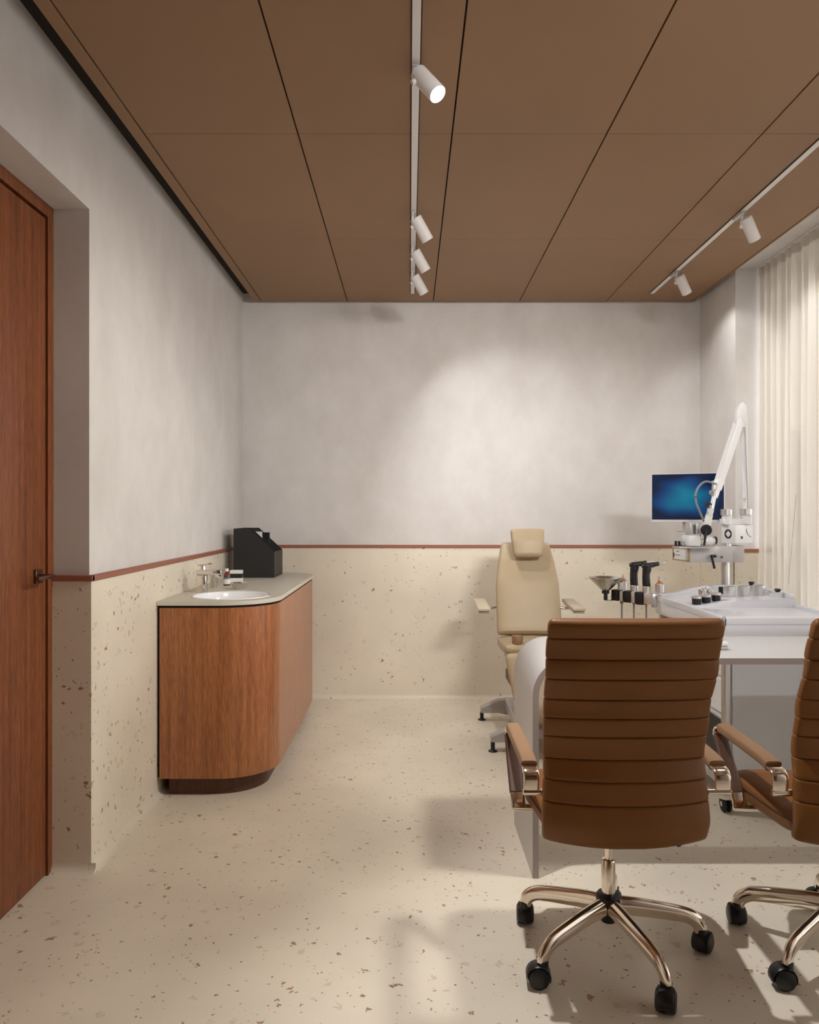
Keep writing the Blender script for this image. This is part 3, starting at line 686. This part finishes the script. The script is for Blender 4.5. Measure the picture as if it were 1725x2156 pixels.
# spray bottles in silver cups
for px, py, l, Yb in ((1312, 1241, 'orange spray bottle in a silver cup by the funnel', 4.50), (1389.5, 1248, 'orange spray bottle in a silver cup by the corner of the white unit', 4.33)):
    c0 = P(px, py, Yb); t = thing('spray_bottle', l, 'bottle', c0, 'orange spray bottles')
    B().cyl(c0, c0+Vector((0, 0, .050)), .0245, bev=.002).build('silver_cup', 'brushed', t)
    B().lathe([(.019, .045), (.019, .052), (.008, .066), (.008, .068)], c0).build('glass', 'orange_glass', t)
    B().lathe([(.0095, .066), (.0095, .076), (.006, .079), (.004, .083), (.008, .084), (.008, .089), (.002, .090)], c0).build('spray_cap', 'brushed', t)
o = B().cyl(P(1306, 1242, 4.46), P(1306, 1226, 4.46), .013, bev=.002).build('steel_vial', 'brushed'); tag(o, 'slim steel vial in the holder in front of the spray bottle', 'vial')
# handpieces
for px, py, l, Yb in ((1336, 1243, 'black pistol-grip handpiece, the one nearer the funnel', 4.42), (1362, 1245.5, 'black pistol-grip handpiece, the one nearer the white unit', 4.36)):
    t = thing('suction_handpiece', l, 'handpiece', P(px, py, Yb), 'black pistol-grip handpieces')
    s_ = Yb/F
    def q(dx, dy, dd=0): return P(px+dx, py-dy, Yb)+Vector((0, dd, 0))
    B().cyl(q(0, -3), q(0, 11), .0235, bev=.002).build('collar', 'brushed', t)
    B().tube(smooth([q(0, 9.5), q(-1, 25), q(-1, 38), q(1, 49), q(1, 56)], 5), [.022]*6+[.0215]*6+[.024]*6+[.027, .026, .02], 16, sx=.9, sy=1.0, up=(1, 0, 0)).build('grip', 'black_plastic', t)
    B().tube(smooth([q(-10, 51), q(-4, 53.5), q(6, 55), q(17, 57), q(26, 59)], 5), [.007, .012, .016, .018, .019]+[.019]*5+[.018]*5+[.015]*5+[.010], 14, sx=.75, sy=.8).build('barrel', 'black_plastic', t)
    B().cyl(q(25, 58.5), q(36, 60), .0055, .004).cyl(q(36, 60), q(40, 60.6), .003).build('nozzle', 'steel', t)

# ------------------------------------------------------------ monitor
mo = thing('computer_monitor', 'flat screen glowing blue behind the white microscope arm', 'monitor', P(1450, 1110, 4.60))
pL, pR = P(1373, 1047, 4.70), P(1525, 1045, 4.52)
mid = (pL+pR)/2; mid.z = 1.437; wl = (Vector((pL.x, pL.y))-Vector((pR.x, pR.y))).length; a = math.atan2(pR.y-pL.y, pR.x-pL.x)
def MB(): return B()
mm = Matrix.Translation(mid) @ Matrix.Rotation(a, 4, 'Z')
B().box(-wl/2-.003, wl/2+.003, .001, .028, -.148, .141, .003, 2, mm).build('case', 'white_plastic', mo)
sc = B().box(-wl/2+.001, wl/2-.001, -.001, .0008, -.132, .1385); so_ = sc.build('screen', 'screen', mo)
so_.matrix_parent_inverse = mo.matrix_world.inverted() @ mm
B().box(-.03, .03, .015, .05, -.20, -.10, .006, 2, mm).build('neck', 'grey_metal', mo)
B().box(-.06, .05, .0, .07, -.205, -.195, .002, 1, mm).cyl(mm @ Vector((0, .033, -.205)), mm @ Vector((0, .033, -.288)), .012).build('mount', 'grey_metal', mo)

# ------------------------------------------------------------ microscope on its column
Yd = 4.45
ms = thing('examination_microscope', 'white examination microscope on a tall folding arm and silver column', 'microscope', (1.818, 4.49, 0))
px_, pz_ = 1.816, 0
B().cyl((px_, 4.48, .02), (px_, 4.48, 1.13), .0245).lathe([(.16, 0), (.16, .015), (.03, .03), (.026, .04)], (px_, 4.58, 0)).box(px_-.03, px_+.03, 4.46, 4.60, .02, .05).build('column', 'brushed', ms)
def qb(b, x0, x1, y0, y1, Ya, Yb_, bev=.003):
    X0, Z1 = XZ(x0, y0, Ya); X1, Z0 = XZ(x1, y1, Ya)
    return b.box(X0, X1, Ya, Yb_, Z0, Z1, bev, 2)
qb(B(), 1503, 1543, 1150, 1184, 4.40, 4.54).build('clamp_block', 'grey_metal', ms)
qb(B(), 1540, 1568, 1149, 1184, 4.44, 4.56).build('side_plate', 'grey_metal', ms)
B().cyl(P(1530, 1163, 4.46), P(1530, 1143, 4.46), .027, bev=.002).build('clamp_collar', 'brushed', ms)
def plan_box(pts, y0, y1, Yr):
    zt, zb = CAMZ-(y0-1078)*Yr/F, CAMZ-(y1-1078)*Yr/F
    return [((p-862.5)*Y/F, Y) for p, Y in pts], zb, zt
pts, zb, zt = plan_box([(1453, 4.38), (1503, 4.38), (1503, 4.70), (1440, 4.72), (1418, 4.60)], 1154, 1184, 4.38)
hb = B().prism(pts, zb, zt, .002, 1).build('control_box', 'grey_metal', ms)
A_, B_ = Vector((*pts[4], 0)), Vector((*pts[0], 0)); dirv = (B_-A_); Lp = dirv.length; ap = math.atan2(dirv.y, dirv.x)
mp_ = Matrix.Translation((A_.x, A_.y, zb)) @ Matrix.Rotation(ap, 4, 'Z'); hh_ = zt-zb
pf = B()
for x0, x1, z0, z1 in ((.002, Lp-.002, .002, .009), (.002, Lp-.002, hh_-.009, hh_-.002), (.002, .012, .002, hh_-.002), (Lp-.012, Lp-.002, .002, hh_-.002)):
    pf.box(x0, x1, -.006, 0, z0, z1, 0, 1, mp_)
pf.build('panel_frame', 'brass', hb)
B().box(.012, Lp-.012, -.003, -.0005, .009, hh_-.009, 0, 1, mp_).build('control_panel', 'white_plastic', hb)
kb = B(); kb.box(.014, .022, -.006, -.003, .02, .045, 0, 1, mp_)
for i in range(6): kb.box(.035+i*.012, .039+i*.012, -.0042, -.003, .03, .036, 0, 1, mp_)
for i in range(3): kb.box(.052+i*.014, .058+i*.014, -.0042, -.003, .052, .058, 0, 1, mp_)
kb.build('panel_marks', 'black_plastic', hb)
lv = B().cyl(P(1508, 1171, 4.37), P(1497, 1171, 4.37), .008).cyl(P(1499, 1170, 4.365), P(1505, 1197, 4.365), .0065, .0075, bev=.001).build('clamp_lever', 'black_plastic', ms)
B().cyl(P(1520, 1173, 4.40), P(1520, 1173, 4.393), .0075).build('screw', 'steel', ms)
# fan box with emblem and socket
pts, zb, zt = plan_box([(1519, 4.50), (1549, 4.40), (1586, 4.50), (1556, 4.60)], 1105, 1144, 4.42)
fb = B().prism(pts, zb, zt, .003, 2).build('power_box', 'white_plastic', ms)
def face_mtx(pa, pb, z):
    A_, B_ = Vector((*pa, 0)), Vector((*pb, 0)); d_ = B_-A_; m_ = (A_+B_)/2
    return Matrix.Translation((m_.x, m_.y, z)) @ Matrix.Rotation(math.atan2(d_.y, d_.x), 4, 'Z')
fm = face_mtx(pts[0], pts[1], (zb+zt)/2)
em = B(); n = 32; oR = [(.027*math.cos(2*math.pi*i/n), .027*math.sin(2*math.pi*i/n)) for i in range(n)]
def rh(a): 
    c, s_ = math.cos(a), math.sin(a); k = .021/(abs(c)+abs(s_)); return (k*c, k*s_)
iR = [rh(2*math.pi*i/n) for i in range(n)]
em.rings([[fm @ Vector((x, -.0015, z)) for x, z in oR], [fm @ Vector((x, -.0015, z)) for x, z in iR], [fm @ Vector((x, .001, z)) for x, z in iR], [fm @ Vector((x, .001, z)) for x, z in oR]], cap=False)
for sx_ in (-1, 1):
    pass
em.build('emblem', 'black_plastic', fb)
fm = face_mtx(pts[1], pts[2], (zb+zt)/2)
B().box(-.035, -.018, -.002, .001, -.028, -.012, 0, 1, fm).build('socket', 'black_plastic', fb)
# twin-cylinder elbow
B().cyl(P(1531, 1105, 4.47), P(1531, 1084, 4.47), .029, bev=.002).build('swivel', 'white_plastic', ms)
B().cyl(P(1530, 1085, 4.47), P(1530, 1072, 4.47), .0345, bev=.002).build('swivel_collar', 'brushed', ms)
B().cyl(P(1572, 1104, 4.47), P(1572, 1084, 4.47), .0305, bev=.002).build('swivel', 'white_plastic', ms)
B().cyl(P(1571, 1084.5, 4.47), P(1571, 1071, 4.47), .0345, bev=.002).build('swivel_collar', 'brushed', ms)
qb(B(), 1522, 1572, 1092, 1104, 4.447, 4.495).build('link_bar', 'white_plastic', ms)
B().cyl(P(1568.5, 1074, 4.47), P(1568.5, 1048, 4.47), .009).build('riser_rod', 'white_plastic', ms)
# rising arm, apex and descending arm
def beam(b, p0, p1, w0, w1, d0, roll=0, bev=.003):
    p0, p1 = Vector(p0), Vector(p1); t = (p1-p0); L_ = t.length; m_ = Matrix.Translation(p0) @ t.to_track_quat('Z', 'Y').to_matrix().to_4x4() @ Matrix.Rotation(roll, 4, 'Z')
    rings = []
    for z, w in ((0, w0-.004), (.002, w0), (L_-.002, w1), (L_, w1-.004)):
        h_ = w/2; g_ = d0/2; c = .003
        rings.append([m_ @ Vector(v) for v in ((-h_+c, -g_, z), (h_-c, -g_, z), (h_, -g_+c, z), (h_, g_-c, z), (h_-c, g_, z), (-h_+c, g_, z), (-h_, g_-c, z), (-h_, -g_+c, z))])
    return b.rings(rings)
apx = P(1565, 862, 4.45)
beam(B(), P(1569.5, 1050, 4.47), P(1566.5, 875, 4.46), .036, .036, .038, R(28)).build('upright_arm', 'white_plastic', ms)
B().prism([XZ(1552, 866, 4.43), XZ(1556, 856, 4.43), XZ(1562, 847.5, 4.43), XZ(1566, 847, 4.43), XZ(1572, 856, 4.43), XZ(1573.5, 880, 4.43), XZ(1568, 900, 4.43), XZ(1549, 900, 4.43)], 4.425, 4.485, .004, 2, axis='y').build('elbow_cap', 'white_plastic', ms)
beam(B(), P(1559, 880, 4.455), P(1509, 1031, 4.34), .050, .046, .038, R(18)).build('folding_arm', 'white_plastic', ms)
beam(B(), P(1514, 1012, 4.33), P(1505, 1047, 4.31), .036, .020, .036, 0).build('arm_tip', 'white_plastic', ms)
B().cyl(P(1503, 1012, 4.30), P(1503, 1030, 4.30), .009).cyl(P(1499, 1037, 4.28), P(1502, 1037, 4.31), .015, bev=.002).build('lock_knob', 'brushed', ms)
B().cyl(P(1506, 1036, 4.31), P(1498, 1074, 4.30), .0125).build('joint_rod', 'brushed', ms)
B().prism([XZ(1488, 1055, 4.28), XZ(1493, 1054, 4.28), XZ(1495, 1059, 4.28), XZ(1499, 1060, 4.28), XZ(1499, 1063, 4.28), XZ(1494, 1063, 4.28), XZ(1492, 1067, 4.28), XZ(1486, 1065, 4.28)], 4.272, 4.29, .002, 1, axis='y').build('wing_knob', 'black_plastic', ms)
beam(B(), P(1497, 1070, 4.30), P(1493, 1088, 4.30), .026, .026, .03).build('head_yoke', 'brushed', ms)
beam(B(), P(1494, 1084, 4.30), P(1481, 1135, 4.30), .024, .046, .034).build('head_arm', 'white_plastic', ms)
bk = B().cyl(P(1487.5, 1116, 4.272), P(1487.5, 1116, 4.245), .0305, bev=.003)
beam(bk, P(1487, 1116, 4.24), P(1483, 1149, 4.24), .022, .011, .010).build('brake_knob', 'black_plastic', ms)
# optical head
oh = qb(B(), 1450, 1477, 1127, 1150, 4.29, 4.40, .008)
oh = oh.cyl(P(1478, 1139, 4.36), P(1500, 1139, 4.36), .027, .024, bev=.003).build('optical_head', 'white_plastic', ms)
B().cyl(P(1500, 1139, 4.36), P(1504, 1139, 4.36), .0225).build('lens_barrel', 'brushed', oh)
B().cyl(P(1503, 1138, 4.36), P(1508.5, 1138, 4.36), .0225, bev=.002).build('objective_ring', 'black_plastic', oh)
B().lathe([(.018, 0), (.020, .004), (.016, .006), (.014, .003)], P(1482, 1140, 4.33), rot_to((0, -1, 0))).build('focus_ring', 'steel', oh)
qb(qb(B(), 1453, 1460, 1101, 1125, 4.30, 4.37), 1466, 1474, 1101, 1125, 4.30, 4.37).build('eyepiece_bracket', 'grey_metal', oh)
qb(B(), 1452, 1475, 1100, 1106, 4.31, 4.37).build('bracket_bridge', 'grey_metal', oh)
B().cyl(P(1437.5, 1141, 4.36), P(1450, 1141, 4.36), .024, .021, bev=.002).build('prism_tube', 'lens_glass', oh)
for px in (1423.5, 1430.5, 1437):
    B().cyl(P(px, 1152, 4.40), P(px, 1139, 4.40), .007, bev=.001).build('eyepiece', 'black_plastic', oh)
qb(B(), 1430, 1506, 1151.5, 1154.5, 4.31, 4.42, .001).build('shelf_plate', 'grey_metal', ms)
B().tube(smooth([P(1508, 1019, 4.30), P(1499, 1016, 4.26), P(1486, 1014, 4.25), P(1473, 1023, 4.25), P(1465, 1040, 4.25), P(1466, 1057, 4.25), P(1473, 1076, 4.25), P(1482, 1097, 4.28)], 6), .0058, 10).build('cable', 'grey_plastic', ms)
B().tube(smooth([P(1571, 1104, 4.47), P(1572, 1116, 4.46), P(1576, 1126, 4.46), P(1582, 1131, 4.46)], 5), .0016, 6).build('thin_wire', 'black_plastic', ms)
B().tube(smooth([P(1569, 900, 4.43), P(1572, 980, 4.43), P(1575, 1050, 4.44), P(1574, 1072, 4.44)], 5), .0012, 6).build('thin_wire', 'grey_plastic', ms)

# ------------------------------------------------------------ office chairs
def office_chair(cx, cy, label):
    t = thing('office_chair', label, 'chair', (cx, cy, 0), 'brown leather office chairs at the desk')
    # back: local to world
    seams = [.0885, .158, .227, .292, .355, .414, .484, .563, .640]     # metres below the top edge, along z
    z_top, z_bot = 1.071, .437
    ZT_ = 1.071
    tabY = [(.437, -.215), (.50, -.232), (.60, -.222), (.68, -.208), (.80, -.238), (.95, -.295), (1.071, -.335)]
    tabW = [(.437, .220), (.450, .228), (.50, .231), (.66, .224), (.80, .228), (1.0, .232), (1.05, .232), (1.071, .229)]
    sz = [1.017, .958, .903, .842, .788, .734, .670, .615, .556]
    rings = []
    zl = [z_bot+(z_top-z_bot)*i/70 for i in range(71)] + [z_bot+k for k in (.0005, .0015, .003, .005)] + [z_top-k for k in (.0005, .0015, .003, .005)]
    zl = [z for z in zl if min(abs(z-q) for q in sz) > .010] + [q+k for q in sz for k in (-.0085, -.005, -.003, -.0014, 0, .0014, .003, .005, .0085)]
    for z in sorted(zl):
        gd = 0
        for s_ in sz:
            d_ = abs(z-s_); gd = max(gd, math.exp(-(d_/.0016)**2)*.0050 + math.exp(-(d_/.006)**2)*.0016)
        edge = min((z-z_bot), (z_top-z))
        th = .027*min(1, (max(edge, 0)/.014))**.5 if edge < .014 else .027
        th = max(th-gd, .002); w = interp(tabW, z)
        if edge < .012: w -= .010*(1-edge/.012)**2
        yc = interp(tabY, z); bul = .030 - .024*(z-z_bot)/(z_top-z_bot)
        n = 56; r = []
        for k in range(n):
            a = 2*math.pi*(k+.5)/n; c, s_ = math.cos(a), math.sin(a)
            x = math.copysign(abs(c)**.55, c)*(w-gd*.35); u = math.copysign(abs(s_)**.42, s_)*th
            sag = -.012*(1-(x/w)**2)*max(0, 1-(z-z_bot)/.25)
            r.append((cx+x-.012, cy+yc+u-bul*(1-(x/w)**2), z+sag))
        rings.append(r)
    B().rings(rings).build('backrest', 'brown_leather', t, ang=70)
    # seat: sections across x, swept along y
    rings = []; ny_ = 40
    tb = [(-.21, .455, .055), (-.1, .450, .085), (.05, .452, .095), (.15, .453, .095), (.215, .448, .088), (.245, .437, .06), (.258, .43, .02)]
    for i in range(ny_+1):
        y = -.21+(.468)*i/ny_; zc = interp([(a, b) for a, b, c in tb], y); th = interp([(a, c) for a, b, c in tb], y)
        w = .243 - .05*max(0, (y-.18)/.08)**2 - .028*max(0, (.08-y)/.29); n = 40; r = []
        for k in range(n):
            a = 2*math.pi*(k+.5)/n; c, s_ = math.cos(a), math.sin(a)
            x = math.copysign(abs(c)**.42, c)*w; u = math.copysign(abs(s_)**.5, s_)*th/2
            u += .010*(x/w)**2 if s_ > 0 else .012*(x/w)**2
            r.append((cx+x, cy+y, zc+u))
        rings.append(r)
    st_ = B().rings(rings).build('seat', 'brown_leather', t, ang=70)
    # piping along the seat sides
    for s_ in (-1, 1):
        pts = [(cx+s_*(.2435-.028*max(0, (.08-y)/.29)), cy+y, interp([(a, b) for a, b, c in tb], y)+.022) for y in [-.19+.04*k for k in range(10)]]
        B().tube(smooth(pts, 4), .0022, 8).build('piping', 'thread', st_)
    # arms
    for s_ in (-1, 1):
        x = cx+s_*.268; up = (1, 0, 0)
        ar = B().band(smooth([(x, cy-.165, .628), (x, cy-.12, .634), (x, cy+.0, .637), (x, cy+.12, .639), (x, cy+.185, .640)], 5), .046, .030, up).build('armrest', 'arm_leather', t)
        B().band(smooth([(x, cy-.155, .626), (x, cy-.185, .624), (x, cy-.203, .612), (x, cy-.206, .592), (x, cy-.205, .570)], 5), .044, .012, up).build('rear_bend', 'warm_chrome', ar)
        B().cyl((x-s_*.045, cy-.205, .567), (x+s_*.023, cy-.205, .567), .0095, bev=.002).build('rear_pin', 'warm_chrome', ar)
        B().band(smooth([(x, cy+.18, .640), (x, cy+.205, .636), (x, cy+.220, .618), (x, cy+.214, .592)], 5), .044, .011, up).build('front_bend', 'warm_chrome', ar)
        B().band([(x, cy+.217, .606), (x, cy+.16, .535), (x, cy+.085, .462)], .047, .018, up).build('arm_strap', 'strap_leather', ar)
        B().band(smooth([(x, cy+.092, .470), (x, cy+.065, .443), (x-s_*.0, cy+.055, .425)], 5), .044, .011, up).cyl((x+s_*.02, cy+.06, .425), (x-s_*.10, cy+.06, .420), .010, bev=.002).build('lower_bend', 'warm_chrome', ar)
    B().box(cx-.10, cx+.10, cy-.08, cy+.11, .372, .405, .008, 2).build('tilt_mechanism', 'black_plastic', t)
    B().tube([(cx+.05, cy-.02, .385), (cx+.14, cy-.05, .382), (cx+.165, cy-.08, .392)], .006, 8).cyl((cx+.165, cy-.06, .392), (cx+.172, cy-.13, .390), .011, bev=.003).build('tilt_lever', 'black_plastic', t)
    cl_ = B().lathe([(.0212, .165), (.0212, .284), (.0195, .288), (.0112, .289), (.0112, .375)], (cx, cy, 0)).build('gas_column', 'warm_chrome', t)
    B().lathe([(.016, .098), (.022, .10), (.027, .125), (.036, .15), (.038, .178), (.032, .186), (.0215, .187), (.0215, .16)], (cx, cy, 0)).build('hub', 'black_plastic', t)
    for k in range(5):
        a = R(72*k); dx, dy = math.cos(a), math.sin(a)
        def L3(r, z): return (cx+dx*r, cy+dy*r, z)
        pts = smooth([L3(.028, .147), L3(.08, .143), L3(.15, .133), L3(.215, .122), L3(.250, .112), L3(.275, .092), L3(.284, .068)], 5)
        rad = [.0275-.0095*(i/(len(pts)-1))**.8 for i in range(len(pts))]
        lg = B().tube(pts, rad, 18, sx=.72, sy=1.12).build('leg', 'warm_chrome', t)
        # caster trailing sideways
        tw = a + R(random.choice((-60, 50, 70, -40)))
        wx, wy = math.cos(tw), math.sin(tw); ax = Vector((-wy, wx, 0)); c0 = Vector((cx+dx*.284+wx*.012, cy+dy*.284+wy*.012, .031))
        b = B()
        b.lathe([(.004, -.028), (.022, -.028), (.029, -.024), (.031, -.015), (.031, -.004), (.018, -.0035), (.018, .0035), (.031, .004), (.031, .015), (.029, .024), (.022, .028), (.004, .028)], c0, rot_to(ax), 28)
        b.build('caster_wheel', 'black_plastic', lg)
        hb_ = B(); rr = []
        for i in range(13):
            an = R(-15+215*i/12); u = Vector((wx*math.cos(an), wy*math.cos(an), math.sin(an)))
            rr.append([c0+u*.033-ax*.022, c0+u*.0355-ax*.018, c0+u*.0355+ax*.018, c0+u*.033+ax*.022, c0+u*.0320+ax*.0, ])
        hb_.rings(rr).cyl((cx+dx*.284, cy+dy*.284, .054), (cx+dx*.284, cy+dy*.284, .076), .0165, bev=.002).build('caster_hood', 'black_plastic', lg)
    return t
ch = office_chair(.609, 2.384, 'brown leather office chair in the middle of the room, fully in view from behind')
c2 = dup(ch, (1.302, 2.377, 0), 'brown leather office chair cut off by the right edge of the frame')
